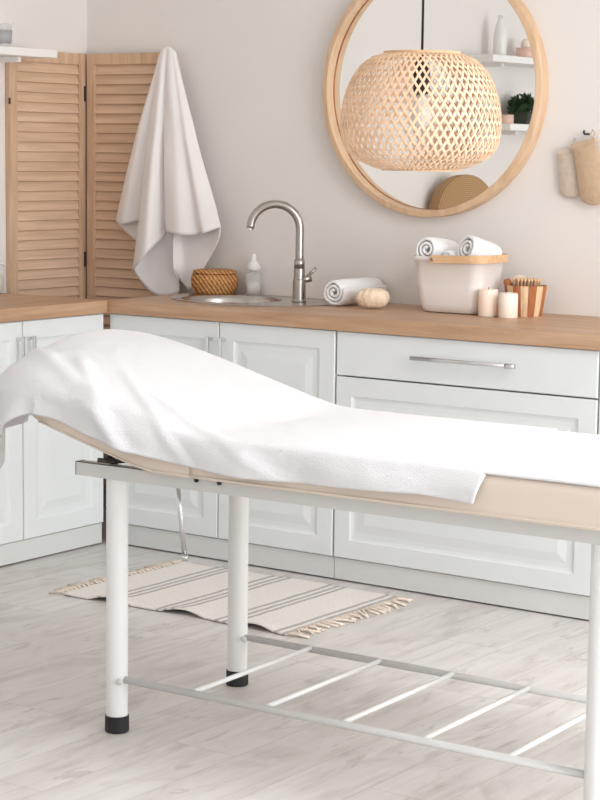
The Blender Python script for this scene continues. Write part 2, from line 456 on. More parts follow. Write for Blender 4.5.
obj('body', lathe([(0,0),(.027,0),(.029,.003),(.029,.078),(.026,.084),(.014,.088),(.014,.094),(0,.094)], 32), 'glass', sb, smooth=True)
obj('liquid', lathe([(0,.004),(.025,.004),(.026,.05),(0,.05)], 32), 'vase', sb, smooth=True)
bm = lathe([(.0,.0945),(.0255,.0945),(.0262,.100),(.0255,.112),(.017,.124),(.011,.132),(.010,.150),(.006,.155),(0,.156)], 32)
obj('pump_cap', bm, 'shelfw', sb, smooth=True)

def towel_roll(length, r0=.012, r1=.05, turns=3.2, thick=.012, n=110, nl=14, mat='roll', seed=0):
    """spiral roll, axis along +y from 0 to length"""
    def fn(u, v):
        a = turns*2*PI*u + 1.0; r = r0+(r1-r0)*u
        y = v*length
        e = .003*nz(math.cos(a)*2+seed, v*5, math.sin(a)*2+u*4)
        edge = -.006*math.sin(PI*2*u*turns)*(1 if v < .1 else 0)
        rr = r+e-.004*(abs(v-.5)*2)**6
        return (rr*math.cos(a), y+edge*.5, rr*math.sin(a)+r1)
    bm = grid(fn, n, nl)
    return bm
rt = obj('rolled_towel', towel_roll(.26, .010, .049, 2.9), 'roll', loc=(.765, .325, .902), rot=(0, 0, -.06), smooth=True)
solidify(rt, .0105); subsurf(rt)
tag(rt, 'white rolled terry towel lying on the counter right of the faucet', 'towel')
# puck-shaped sponge
bm = lathe([(0,-.028),(.022,-.027),(.040,-.020),(.048,-.008),(.049,.004),(.044,.018),(.028,.027),(0,.029)], 56, ex=1.0, ey=.7)
for v in bm.verts:
    a = math.atan2(v.co.y, v.co.x); f = 1.2+.035*math.sin(a*11+v.co.z*50)
    v.co *= f; v.co += v.co.normalized()*.003*nz(*v.co, 60)
sp = obj('bath_sponge', bm, 'sponge', loc=(.925, .338, .9375), rot=(0, 0, .5), smooth=True)
tag(sp, 'round beige bath sponge on the counter in front of the rolled towel', 'sponge')

# storage bin
BXc, BYc = 1.218, .43
bn = thing('storage_bin', 'pale mesh storage bin with a wooden handle, full of rolled towels', 'bin', (BXc, BYc, .9))
def rrect(a, b_, r, n=8):
    P = []
    for cx, cy, s in ((a-r, b_-r, 0), (-a+r, b_-r, PI/2), (-a+r, -b_+r, PI), (a-r, -b_+r, 1.5*PI)):
        for k in range(n+1):
            t = s+PI/2*k/n; P.append((cx+r*math.cos(t), cy+r*math.sin(t)))
    return P
def loft(sections, bm=None, cap0=True, cap1=False):
    bm = bm or new_bm(); prev = None; first = None
    for pts, z in sections:
        vs = [bm.verts.new((x, y, z)) for x, y in pts]
        if prev:
            n = len(vs)
            for k in range(n): bm.faces.new((prev[k], prev[(k+1)%n], vs[(k+1)%n], vs[k]))
        else: first = vs
        prev = vs
    if cap0: bm.faces.new(first[::-1])
    if cap1: bm.faces.new(prev)
    return bm
secs = [(rrect(.105, .068, .035), .002), (rrect(.112, .075, .04), .006), (rrect(.120, .082, .042), .03), (rrect(.128, .09, .042), .09), (rrect(.136, .098, .043), .178), (rrect(.143, .105, .045), .182), (rrect(.143, .105, .045), .194)]
inn = [(rrect(.140, .102, .043), .194), (rrect(.134, .095, .043), .180), (rrect(.125, .088, .041), .09), (rrect(.109, .072, .038), .010), (rrect(.08, .05, .03), .006)]
obj('body', loft(secs+inn, cap1=True), 'bin', bn, smooth=True)
bm = new_bm()
P = rrect(.1445, .1065, .046, 12)
# half of the rim: from mid near long side around the +x end to the mid far side
half = [p for p in P if p[0] >= 0]
near = [p for p in half]
ang = sorted(near, key=lambda p: math.atan2(p[1], p[0]))
path = [(-.050, -.107)] + [(0.0, -.107)] + ang + [(0.0, .107)] + [(-.050, .107)]
prev = None
for i, (x, y) in enumerate(path):
    q0 = Vector(path[max(i-1, 0)]); q1 = Vector(path[min(i+1, len(path)-1)]); t_ = (q1-q0).normalized(); n_ = Vector((t_.y, -t_.x))
    zz = .172 + .004*sst(-.05, .12, x)
    vs = [bm.verts.new((x+n_.x*s, y+n_.y*s, zz+h)) for s, h in ((0,0),(.006,0),(.006,.027),(0,.027))]
    if prev:
        for k in range(4): bm.faces.new((prev[k], prev[(k+1)%4], vs[(k+1)%4], vs[k]))
    else: bm.faces.new(vs[::-1])
    prev = vs
bm.faces.new(prev)
hd = obj('wooden_handle', bm, 'handlewood', bn, bevel=.001)
for sy in (-1, 1): obj('handle_pin', tube([(-.040, sy*.1065, .185), (-.040, sy*.1155, .185)], .006, 16), 'steel', hd, smooth=True)
# towels inside the bin
def bin_towel(label, loc, rot, **k):
    o = obj('rolled_towel', towel_roll(**k), 'roll', loc=loc, rot=rot, smooth=True)
    solidify(o, .010); subsurf(o); tag(o, label, 'towel', 'rolled towels in the storage bin'); return o
bin_towel('white rolled towel at the left end of the storage bin', (BXc-.090, BYc-.080, 1.070), (-.10, 0, -.12), length=.15, r0=.009, r1=.046, turns=2.6, seed=2)
bin_towel('white rolled towel standing tallest at the right end of the storage bin', (BXc+.052, BYc-.070, 1.076), (-.30, .0, -.45), length=.125, r0=.010, r1=.052, turns=2.7, seed=5)
bin_towel('small white rolled towel peeking out between two larger rolls in the bin', (BXc-.020, BYc-.050, 1.064), (-.05, 0, -.3), length=.08, r0=.008, r1=.026, turns=1.8, seed=9)

def candle(label, loc, r, h, mat, wick):
    t = thing('pillar_candle', label, 'candle', loc)
    pr = [(0,0),(r-.002,0),(r,.003),(r,h-.006),(r-.003,h-.001),(r-.007,h),(r-.012,h-.006),(.004,h-.009+wick*.012),(0,h-.009+wick*.012)]
    bm = lathe(pr, 40)
    for v in bm.verts:
        if v.co.z > h-.01: v.co.z += .002*nz(v.co.x, v.co.y, 3, 60)
    obj('wax_body', bm, mat, t, smooth=True)
    obj('wick', tube([(0,0,h-.010), (.0005,0,h+.002), (.0015,0,h+.006)], .0012, 8), 'black', t, smooth=True)
candle('wide cream pillar candle on the counter in front of the storage bin', (1.378, .357, .9), .0335, .092, 'wax', 0)
candle('narrow pointed white pillar candle on the counter, right of the wider candle', (1.462, .345, .9), .0320, .084, 'wax2', 1)

# stave bucket with brush, loofah and handle
bk = thing('wooden_bucket', 'small bucket of pale and brown wooden staves right of the candles', 'bucket', (1.455, .475, .9))
nst = 16
for which, nm in ((0, 'pale_staves'), (1, 'brown_staves')):
    bm = new_bm()
    for k in range(nst):
        if k % 2 != which: continue
        a0 = 2*PI*(k+.02)/nst+.25; a1 = 2*PI*(k+.98)/nst+.25
        vs = []
        for z, ro in ((0.0, .058), (.103, .074)):
            for a, rr in ((a0, ro), ((a0+a1)/2, ro), (a1, ro), (a1, ro-.007), ((a0+a1)/2, ro-.007), (a0, ro-.007)):
                vs.append(bm.verts.new((rr*math.cos(a), rr*math.sin(a), z)))
        for i in range(6): bm.faces.new((vs[i], vs[(i+1)%6], vs[6+(i+1)%6], vs[6+i]))
        bm.faces.new(vs[:6][::-1]); bm.faces.new(vs[6:])
    obj(nm, bm, 'palestave' if which == 0 else 'darkstave', bk)
obj('bucket_base', lathe([(0,.004),(.052,.004),(.053,.014),(0,.014)], 40), 'palestave', bk)
# brush lying on top of the bucket, bristles up
br = thing('massage_brush', 'round wooden brush with knobbly wooden bristles on top of the stave bucket', 'brush', (1.465, .463, .985), .2)
obj('brush_back', lathe([(0,-.012),(.038,-.012),(.048,-.006),(.050,.004),(.045,.012),(0,.014)], 40, ex=1.08, ey=.9), 'darkstave', br, smooth=True)
proto_me = None
for i in range(-3, 4):
    for j in range(-3, 4):
        x, y = i*.0125+(j%2)*.006, j*.0115
        if (x/.050)**2+(y/.040)**2 > 1: continue
        if proto_me is None:
            o = obj('bristle', lathe([(0,.0),(.0022,.0),(.0020,.022),(.0040,.024),(.0045,.028),(.003,.032),(0,.033)], 12), 'palestave', br, loc=(x, y, .010), smooth=True); proto_me = o
        else:
            c = proto_me.copy(); COL.objects.link(c); c.parent = br; c.location = (x, y, .010)
        
bm = lathe([(0,-.03),(.018,-.026),(.030,-.012),(.034,.003),(.028,.020),(.014,.029),(0,.030)], 40)
for v in bm.verts: v.co += v.co.normalized()*.004*nz(*v.co, 90)
lf = obj('loofah_puff', bm, 'loofah', loc=(1.420, .500, 1.003), smooth=True)
tag(lf, 'white puffy bath ball behind the brush in the stave bucket', 'sponge')
bh = obj('wooden_scoop', tube([(0,0,-.07), (0,0,-.02), (-.003,0,.0), (-.008,0,.015), (-.012,0,.024)], .01, 16, radii=[.006,.009,.013,.014,.009]), 'darkstave', loc=(1.405, .450, .998), smooth=True)
tag(bh, 'brown wooden handle leaning out of the left of the stave bucket', 'handle')

# ------------------------------------------------------------------ left counter jar, shelf, glass
jr = thing('glass_jar', 'clear patterned glass jar on the left counter, cut by the left picture edge', 'jar', (-.512, -.065, .9))
obj('body', lathe([(0,0),(.043,0),(.048,.004),(.048,.105),(.044,.108),(.044,.006),(0,.006)], 40), 'glass', jr, smooth=True)
obj('filling', lathe([(0,.008),(.041,.008),(.041,.07),(0,.075)], 32), 'loofah', jr, smooth=True)
def shelf(label, y0, y1, z0, z1, depth):
    t = thing('wall_shelf', label, 'shelf', (WL, (y0+y1)/2, z0)); L_ = (y1-y0)/2
    obj('board', bx(.0005, depth, -L_, L_, 0, z1-z0), 'shelfw', t, bevel=.002)
    for s in (-.7, .7): obj('bracket', bx(.0005, depth*.7, s*L_-.01, s*L_+.01, -.02, -.0005), 'shelfw', t)
shelf('short white wall shelf above the folding screen in the top left corner', -.75, .215, 1.782, 1.812, .2)
gl = thing('drinking_glass', 'small ribbed glass on the white shelf at the top left edge', 'glass', (-.47, -.045, 1.812))
obj('body', lathe([(0,0),(.026,0),(.028,.003),(.036,.085),(.034,.085),(.026,.006),(0,.006)], 32), 'glass', gl, smooth=True)
obj('metal_band', lathe([(.0295,.012),(.0305,.012),(.0345,.060),(.0335,.060)], 32, closed=True), 'band', gl, smooth=True)
# shelves seen in the mirror
shelf('upper white wall shelf on the left wall, seen in the mirror', -3.75, -2.30, 1.915, 1.95, .22)
shelf('lower white wall shelf on the left wall, seen in the mirror', -3.75, -2.50, 1.565, 1.60, .22)
vz = obj('slim_vase', lathe([(0,0),(.032,0),(.036,.02),(.034,.12),(.022,.17),(.012,.19),(.012,.215),(.0,.215)], 32), 'vase', loc=(-.54, -2.58, 1.95), smooth=True)
tag(vz, 'slim white vase on the upper shelf reflected in the mirror', 'vase')
ch = thing('candle_holder', 'pink candle holder with a pale candle on the reflected upper shelf', 'candle holder', (-.53, -2.85, 1.95))
obj('cup', lathe([(0,0),(.05,0),(.055,.005),(.055,.06),(.050,.06),(.048,.02),(0,.02)], 32), 'pinkglass', ch, smooth=True)
obj('candle_stub', lathe([(0,.021),(.03,.021),(.03,.085),(.02,.105),(0,.11)], 24), 'wax2', ch, smooth=True)
ph = thing('tea_light_holder', 'small pink tea light holder beside the plant on the reflected lower shelf', 'candle holder', (-.53, -2.66, 1.60))
obj('cup', lathe([(0,0),(.034,0),(.036,.004),(.036,.05),(.032,.05),(.031,.02),(0,.02)], 32), 'pinkglass', ph, smooth=True)
pp = thing('potted_plant', 'dark green bushy plant in a dark pot on the reflected lower shelf', 'plant', (-.53, -2.84, 1.60))
obj('pot', loft([(rrect(.062, .062, .01, 3), 0), (rrect(.066, .066, .01, 3), .07)], cap1=True), 'pot', pp)
bm = new_bm()
for k in range(700):
    a = random.uniform(0, 2*PI); r = .085*math.sqrt(random.random()); z = .06+random.random()*.105*(1-(r/.14)**2)
    c = Vector((r*math.cos(a), r*math.sin(a), z)); d_ = Vector((random.uniform(-1,1), random.uniform(-1,1), random.uniform(.2,1))).normalized()
    s = d_.cross(Vector((0,0,1))).normalized()*.007; l = d_*.02
    vs = [bm.verts.new(c-l), bm.verts.new(c+s), bm.verts.new(c+l), bm.verts.new(c-s)]; bm.faces.new(vs)
obj('foliage', bm, 'leaf', pp)
# round woven mat/basket leaning on the left wall, seen in the mirror
bm = lathe([(0,0),(.07,.004),(.14,.004),(.19,.0),(.205,.004),(.212,.02),(.212,.07),(.206,.084),(.19,.09),(.12,.086),(.04,.087),(0,.087)], 80)
for v in bm.verts:
    r = math.hypot(v.co.x, v.co.y); v.co.z += .003*math.sin(r*420)
wm = obj('woven_basket', bm, 'mat', loc=(-.555, -2.21, 1.120), rot=(0, PI/2-.04, .30), smooth=True)
tag(wm, 'round woven straw basket standing on edge against the left wall, seen in the mirror', 'basket')

# ------------------------------------------------------------------ mirror
MX, MZ, MR = .998, 1.669, .452
mr = thing('round_mirror', 'large round wall mirror in a deep pale wooden ring frame', 'mirror', (MX, WB-.0008, MZ))
def ring(prof, seg=128):
    bm = new_bm(); rings = []
    for r, y in prof: rings.append([bm.verts.new((r*math.cos(2*PI*i/seg), y, r*math.sin(2*PI*i/seg))) for i in range(seg)])
    for A, B in zip(rings, rings[1:]+[rings[0]]):
        for i in range(seg): bm.faces.new((A[i], B[i], B[(i+1)%seg], A[(i+1)%seg]))
    return bm
obj('frame', ring([(MR-.002, 0), (MR, -.002), (MR, -.050), (MR-.002, -.052), (MR-.022, -.055), (MR-.024, -.053), (MR-.026, -.010), (MR-.026, 0)]), 'framewood', mr, smooth=False, bevel=.001)
bm = new_bm(); c0 = [bm.verts.new(((MR-.026)*math.cos(2*PI*i/128), -.012, (MR-.026)*math.sin(2*PI*i/128))) for i in range(128)]
bm.faces.new(c0)
c1 = bmesh.ops.extrude_face_region(bm, geom=bm.faces[:])
for v in [g for g in c1['geom'] if isinstance(g, bmesh.types.BMVert)]: v.co.y += .006
obj('mirror_glass', bm, 'mirror', mr)
obj('inner_edge', ring([(MR-.0265, -.0125), (MR-.0275, -.0125), (MR-.0275, -.0160), (MR-.0265, -.0160)]), 'darkstave', mr)

# ------------------------------------------------------------------ mittens on the wall
def mitten(name, label, loc, ry, w, h, mat, hook=False):
    t = thing(name, label, 'mitten', loc)
    t.rotation_euler = (0, ry, 0)
    pts = []
    n = 14
    out = [(-w/2*.86, 0), (w/2*.86, 0)]
    for k in range(n+1):
        a = -PI*k/n
        out.append((w/2*math.cos(a), -h+w/2*.9 + w/2*.9*math.sin(a)))
    bm = new_bm(); prev = None
    sl = [(.90, .0), (.97, -.003), (1, -.007), (.97, -.011), (.90, -.014)]
    cen = (0, -h/2)
    for s, y in sl:
        vs = [bm.verts.new((cen[0]+(x-cen[0])*s, y, cen[1]+(z-cen[1])*(s*.5+.5))) for x, z in out]
        if prev:
            m_ = len(vs)
            for k in range(m_): bm.faces.new((prev[k], prev[(k+1)%m_], vs[(k+1)%m_], vs[k]))
        else: bm.faces.new(vs)
        prev = vs
    bm.faces.new(prev[::-1])
    o = obj('glove_body', bm, mat, t, smooth=True)
    bm = bx(-w/2*.88, w/2*.88, -.0155, .0, -.014, .004)
    obj('cuff', bm, mat, t, bevel=.003)
    bm = tube([(w*.30, -.007, .0), (w*.42, -.007, .02), (w*.36, -.007, .034), (w*.26, -.007, .02), (w*.30,-.007,0)], .002, 8)
    obj('hanging_loop', bm, mat, t, smooth=True)
    return t
mitten('exfoliating_mitten', 'pale beige felt bath mitten hanging at the left of the wall hook', (1.534, WB-.006, 1.462), -.14, .086, .165, 'felt2')
mitten('exfoliating_mitten', 'tan felt bath mitten right of the paler one, cut by the picture edge', (1.607, WB-.024, 1.487), -.24, .105, .215, 'felt')
hk = obj('wall_hook', tube([(0,0,0), (0,-.03,0), (0,-.036,.004), (0,-.036,.012)], .004, 10), 'blackmetal', loc=(1.607, WB-.001, 1.514), smooth=True)
tag(hk, 'small dark metal wall hook above the felt mittens', 'hook')

# ------------------------------------------------------------------ folding screen in the corner
fs = thing('folding_screen', 'light brown wooden louvered folding screen standing in the corner', 'screen', (-.603, .590, 0))
SH = 1.818
def screen_panel(w, rz, loc, mats):
    p = new_bm(); st = .042; t = .022
    box(p, 0, st, -t, 0, 0, SH); box(p, w-st, w, -t, 0, 0, SH)
    box(p, st, w-st, -t, 0, SH-.045, SH-.001); box(p, st, w-st, -t, 0, .08, .16)
    o = obj('panel', p, 'screenwood_z', fs, loc=loc, rot=(0, 0, rz), bevel=.0015)
    s = new_bm(); pitch = .0382; z = SH-.045-.0185
    while z > .19:
        vs = box(s, st-.002, w-st+.002, -.0035, .0035, -.0215, .0215)
        R_ = Matrix.Rotation(-.52, 4, 'X'); jit = random.uniform(-.03, .03)
        for v in vs: v.co = Matrix.Rotation(-.30+jit, 4, 'X') @ v.co; v.co += Vector((0, -t/2, z))
        z -= pitch
    obj('slats', s, mats, o, bevel=.001)
    return o
pr = screen_panel(.418, 0, (0, 0, 0), 'screenwood')
pl = screen_panel(.440, -PI/2, (-.013, -.008, 0), 'screenwood')
# left panel should face +x: mirror its depth side
pl.rotation_euler = (0, 0, PI/2); pl.location = (-.033, -.452, 0)
for z in (1.66, 1.0, .3):
    obj('hinge', bx(-.013, -.005, -.0265, -.0225, z-.03, z+.03), 'blackmetal', fs)
for z in (1.62,): obj('hinge', bx(-.0100, -.004, -.459, -.453, z-.012, z+.012), 'blackmetal', fs)

# towel hanging over the screen's top corner
def cr(P, t):
    n = len(P)-1; f = t*n; i = min(int(f), n-1); u = f-i
    p0 = Vector(P[max(i-1, 0)]); p1 = Vector(P[i]); p2 = Vector(P[i+1]); p3 = Vector(P[min(i+2, n)])
    return .5*((2*p1)+(p2-p0)*u+(2*p0-5*p1+4*p2-p3)*u*u+(3*p1-p0-3*p2+p3)*u**3)
# bottoms (x, y, z) and tops of the rays, left to right, front layer
FB = [(-.421,.535,1.157), (-.36,.500,1.152), (-.30,.520,1.163), (-.275,.540,1.17), (-.292,.490,.985), (-.24,.440,.992), (-.172,.430,1.050), (-.160,.500,1.10), (-.152,.525,1.128), (-.10,.470,1.128), (-.03,.455,1.122), (.03,.490,1.124), (.075,.470,1.132), (.116,.515,1.155)]
FT = [(-.205,.530,1.778), (-.198,.526,1.793), (-.192,.524,1.803), (-.186,.522,1.812), (-.180,.520,1.820), (-.173,.518,1.826), (-.165,.517,1.831), (-.157,.518,1.833), (-.150,.519,1.833), (-.142,.518,1.832), (-.134,.518,1.828), (-.127,.520,1.820), (-.120,.522,1.810), (-.115,.53,1.79)]
BB = [(-.418,.536,1.155), (-.35,.545,1.10), (-.287,.545,1.065), (-.275,.540,1.03), (-.292,.495,.985), (-.265,.505,.93), (-.212,.520,.883), (-.15,.525,.875), (-.098,.535,.898), (-.10,.500,.985), (-.085,.535,.935), (-.045,.545,.910), (.03,.54,1.01), (.10,.52,1.100), (.1155,.516,1.153)]
BT = [(-.205,.537,1.773)]+[(-.205+.09*k/14, .541, 1.80) for k in range(1, 14)]+[(-.115,.532,1.788)]
def fan(T_, B_, nu, nv, bow, seed):
    def fn(u, v):
        a = cr(T_, u); b_ = cr(B_, u)
        w = v
        p = a.lerp(b_, w)
        # gather near the top: stay narrow first, belly outwards
        s = math.sin(PI*v)
        p.z += .0*s
        p.y -= bow*s*min(1, (1-u)*7)
        p.x += .010*s*(a.x-b_.x)*1.2
        q = .006*nz(u*9, v*2.2, seed)*min(1, v*3)*min(1, (1-v)*6+.4)
        p.y += q*1.6; p.x += q*.4
        return p
    return fn
bm = grid(fan(FT, FB, 120, 60, .012, 1.3), 120, 60)
grid(fan(BT, BB, 120, 60, .003, 4.1), 120, 60, bm)
# the bit folded over behind the top
def topfold(u, v):
    a = cr(FT, u); b_ = cr(BT, u)
    p = a.lerp(b_, v)
    p.z = a.z*(1-v)+b_.z*v + .008*math.sin(PI*v); return p
grid(topfold, 120, 8, bm)
bmesh.ops.remove_doubles(bm, verts=bm.verts[:], dist=.0015)
ht = obj('hanging_towel', bm, 'hang', smooth=True)
solidify(ht, .004)
tag(ht, 'long pale cotton towel draped over the top right corner of the folding screen', 'towel')

# ------------------------------------------------------------------ massage table
TH = .0213
TB = thing('massage_table', 'white metal massage table with beige padded top and raised head end', 'massage table', (1.5549, -1.7641, 0), TH)
LV = .527; U1 = 1.311
leg_me = None
for (u, v) in ((0,0), (-.0105,LV), (U1,0), (U1,LV)):
    l = obj('leg', lathe([(0,.03),(.0272,.03),(.0272,.6425),(0,.6425)], 40), 'metalwhite', TB, loc=(u, v, 0), smooth=False, bevel=.001)
    obj('rubber_foot', lathe([(0,0),(.0275,0),(.0305,.003),(.0300,.042),(.0276,.0435),(.0276,.030),(0,.030)], 40), 'black', l, smooth=False, bevel=.0015)
    # bolt head where the lower rail meets the leg
# upper frame: C-channel rails
def channel(u0, u1, v0, side):
    bm = new_bm(); t = .002; zt, zb = .6755, .6425
    v1 = v0+side*t
    box(bm, u0, u1, min(v0, v1), max(v0, v1), zb, zt)
    w = v0+side*.032
    box(bm, u0, u1, min(v1, w), max(v1, w), zt-t, zt); box(bm, u0, u1, min(v1, w), max(v1, w), zb, zb+t)
    return bm
rl = obj('side_rail', channel(-.107, U1+.107, -.030, 1), 'railwhite', TB)
obj('rail_shade', bx(-.1085, -.107, -.031, .002, .6425, .6765), 'blackmetal', rl)  # dark strip standing in for the shaded hollow at the rail end
obj('rail_shade', bx(-.107, .29, -.0315, -.027, .6757, .6772), 'blackmetal', rl)  # dark strip standing in for shade along the rail's top lip
rl = obj('side_rail', channel(-.107, U1+.107, LV+.030, -1), 'railwhite', TB)
bm = bx(.30, .33, 0, LV, .645, .672); 
obj('cross_beam', bm, 'railwhite', TB)
obj('cross_beam', bx(U1+.04, U1+.07, 0, LV, .645, .672), 'railwhite', TB)
# lower rails and rods
for v in (0, LV):
    o = obj('lower_rail', tube([(.022, v, .136), (U1-.022, v, .136)], .0092, 20), 'railwhite', TB, smooth=True)
    obj('bolt_cap', lathe([(0,0),(.008,0),(.009,.002),(.007,.006),(0,.007)], 20), 'railwhite', o, loc=(.0262, v-.0215, .1365), rot=(PI/2, 0, .35), smooth=True)
for k in range(5):
    u = .238+.2155*k
    obj('rod', tube([(u, .006, .1405), (u-.006, LV-.006, .1405)], .0062, 12), 'metalwhite', TB, smooth=True)

HU = -.46; VN, VF = -.062, .594; RN, RF = .26, .12
def softk(x, k): return x if x > k else (0 if x < -k else (x+k)**2/(4*k))
SLP = .262
def top(u): return .768+SLP*(softk(.27-u, .06)-.5*softk(-.28-u, .12))
def bot(u): return .6755+SLP*softk(.135-u, .06)
def plan(u, v, e=0.):
    """nearest point on the rounded plan outline: boundary point, outward normal, signed distance"""
    hu, vn, vf = HU-e, VN-e, VF+e; rn, rf = RN+e, RF+e
    for cu, cv, rr, ok in ((hu+rn, vn+rn, rn, u < hu+rn and v < vn+rn), (hu+rf, vf-rf, rf, u < hu+rf and v > vf-rf)):
        if ok:
            q = Vector((u-cu, v-cv)); L_ = q.length
            if L_ < 1e-6: return Vector((cu-rr, cv)), Vector((-1,0)), -rr
            n_ = q/L_; return Vector((cu, cv))+n_*rr, n_, L_-rr
    ds, dn, df = hu-u, vn-v, v-vf
    m_ = max(ds, dn, df)
    if m_ == ds: return Vector((hu, v)), Vector((-1,0)), ds
    if m_ == dn: return Vector((u, vn)), Vector((0,-1)), dn
    return Vector((u, vf)), Vector((0,1)), df
def droop(u, v):
    bp, n_, d = plan(u, v)
    return .034*sst(-.24, .02, d)*sst(-.12, -.40, u)*sst(.40, .05, v)
def body_section(u, end=0):
    hd = sst(.2, -.3, u)
    du = u-HU-.04
    v0 = VN+.0+(RN-math.sqrt(max(0, RN**2-(RN-du)**2)) if du < RN else 0)+.018*sst(-.15, -.35, u)
    v1 = VF-(RF-math.sqrt(max(0, RF**2-(RF-du)**2)) if du < RF else 0)
    zt = top(u)-end*.02; zb = bot(u)+end*.012
    v0 += end*.012; v1 -= end*.012; r = .020+.022*hd
    P = []
    for cv, cz, s in ((v1-r, zt-r, 0), (v0+r, zt-r, PI/2), (v0+.012, zb+.012, PI), (v1-.012, zb+.012, 1.5*PI)):
        rr = r if s < PI-.1 else .012
        for k in range(7):
            a = s+PI/2*k/6; P.append((cv+rr*math.cos(a), cz+rr*math.sin(a)))
    return P
def cushion(us, e0, e1):
    bm = new_bm(); prev = None; n = len(us)
    for i, u in enumerate(us):
        en = 0
        if e0 and i < 4: en = [1, .6, .25, .05][i]
        if e1 and i > n-5: en = [1, .55, .2, .05][n-1-i]
        vs = [bm.verts.new((u, y, z)) for y, z in body_section(u, end=en)]
        if prev:
            m_ = len(vs)
            for k in range(m_): bm.faces.new((prev[k], prev[(k+1)%m_], vs[(k+1)%m_], vs[k]))
        else: bm.faces.new(vs)
        prev = vs
    bm.faces.new(prev[::-1])
    return bm
us = [HU+.050, HU+.051, HU+.053, HU+.057, HU+.062, HU+.07, HU+.08, HU+.095]+[HU+.11+k*(.268-HU-.11)/30 for k in range(31)]
bm = cushion(us, 1, 0)
for v in bm.verts:
    if v.co.z > bot(v.co.x)+.03: v.co.z -= droop(v.co.x, v.co.y)+.014*sst(-.1, -.36, v.co.x)
o = obj('head_cushion', bm, 'vinyl', TB, smooth=True)
us2 = [.270+k*.02 for k in range(6)]+[.5+k*.2 for k in range(6)]+[1.62, 1.635, 1.642, 1.648]
o = obj('seat_cushion', cushion(us2, 0, 1), 'vinyl', TB, smooth=True)
def pipe(u0, u1, n): return tube([(u0+(u1-u0)*k/n, VN-.0005, bot(u0+(u1-u0)*k/n)+.008) for k in range(n+1)], .0026, 8)
obj('piping', pipe(HU+RN, .268, 20), 'vinyl', TB, smooth=True)
obj('piping', pipe(.270, 1.62, 20), 'vinyl', TB, smooth=True)
# lower board
bm = bx(-.02, 1.6, .03, .5, .6765, .6785); obj('base_board', bm, 'railwhite', TB)
# adjustment knob & stem at the head end, hanging lever
kn = obj('ratchet_knob', lathe([(0,0),(.010,0),(.012,.006),(.008,.012),(0,.013)], 20), 'blackmetal', TB, loc=(.003, -.016, .679), smooth=True)
bm = new_bm()
for a in (0.15, 2.4, 4.2):
    tube([(0,0,.006), (.042*math.cos(a), .042*math.sin(a), .012)], .0058, 8, bm)
tube([(-.012,0,.006), (-.020,0,.045)], .0055, 8, bm)
obj('knob_arm', bm, 'blackmetal', kn, smooth=True)
st = [(.024, .20, .665), (.058, .20, .415)]
obj('adjusting_lever', tube(st, .0065, 16), 'chrome', TB, smooth=True)
obj('lever_tip', tube([(.0575,.20,.425), (.0585,.20,.408)], .0078, 16), 'chrome', TB, smooth=True)
for u in (.268, .335):
    obj('rail_bolt', lathe([(0,0),(.006,0),(.006,.003),(0,.004)], 14), 'black', TB, loc=(u, -.032, .6695), rot=(PI/2, 0, 0), smooth=True)

# big terry towel over the head half
HEM = [(-.6,.800),(-.165,.797),(-.088,.776),(-.024,.757),(.07,.739),(.1,.731),(.216,.713),(.31,.705),(.448,.699),(.592,.701),(.7,.705),(.83,.710),(.906,.713),(1.042,.705),(1.2,.705)]
def hem(u):
    for (a, za), (b_, zb) in zip(HEM, HEM[1:]):
        if u <= b_: return za+(zb-za)*max(0, (u-a)/(b_-a))
    return HEM[-1][1]
def ridge(d, w): return math.exp(-(d/w)**2)
def drape(s, tt):
    uu = max(s, HU+.1)
    hang = top(max(s, -.17))+.008-hem(uu)+.03*sst(-.22, -.42, s)
    far_hang = .10
    c = (VN-.008-hang)+(VF+far_hang-VN+.008+hang)*tt
    bp, n_, d = plan(s, c, .005)
    hd = sst(.30, -.30, s)
    w = .012+.050*hd*sst(.5, .1, c)
    q = math.sqrt(d*d+w*w)
    h = (d+q)/2; l = (d-q)/2+w*.30
    dd = max(d, 0)
    # large soft folds (fabric gathers) on the raised part
    wr = .0030*nz(s*6, c*6, 1.7)+.0018*nz(s*15, c*12, 8)
    inn = sst(.02, -.03, d)
    k1 = ridge((s+.10)*.70+(c-.02)*.71, .022)*sst(.36, .06, c)*sst(-.30, -.2, s)
    k2 = ridge((s-.08)*.64+(c-.02)*.77, .018)*sst(.30, .02, c)*.8
    k3 = ridge((s+.30)*.55+(c-.10)*.83, .026)*sst(.46, .16, c)
    k4 = ridge((s-.26)*.45+(c+.01)*.89, .018)*sst(.22, .0, c)*.7
    wr += .011*(k1+k2+k3+k4)
    z = top(bp.x if d > -.02 else s)+.0095
    z = top(s if d <= 0 else bp.x)+.0115
    z -= h+droop(s, c)
    th = math.atan2(n_.y, n_.x)
    corner = 1 if (abs(n_.x) > .02 and abs(n_.y) > .02) else 0
    rip = .020*math.sin(th*13+.5)*sst(.02, .2, dd)*corner
    rip += .008*math.sin(s*17+1.0+c*4)*sst(.0, .07, dd)*(1-corner) if abs(n_.y) > .9 else .012*math.sin(c*24)*sst(.02, .12, dd)
    rip += .012*nz(s*7, c*7, 4.4)*sst(0, .06, dd)
    off = l+.05*dd+rip*1.0+(abs(wr)*.9*sst(-.02, .03, d))+.008*sst(0, .05, dd)
    p = bp+n_*off
    z += max(wr, -.002)*inn
    return p.x, p.y, z
S0, S1n, S1f = HU-.20, 1.062, .875
def tw(a, b_):
    s1 = S1n+(S1f-S1n)*b_ if b_ > .08 else S1n-.022*(1-b_/.08)
    s = S0+(s1-S0)*a
    return drape(s, b_)
bm = grid(tw, 260, 150)
bt = obj('draped_towel', bm, 'towel', loc=(1.5549, -1.7641, .0), rot=(0, 0, TH), smooth=True)
solidify(bt, .006, 0)
tag(bt, 'large white terry towel draped over the raised head half of the massage table', 'towel')
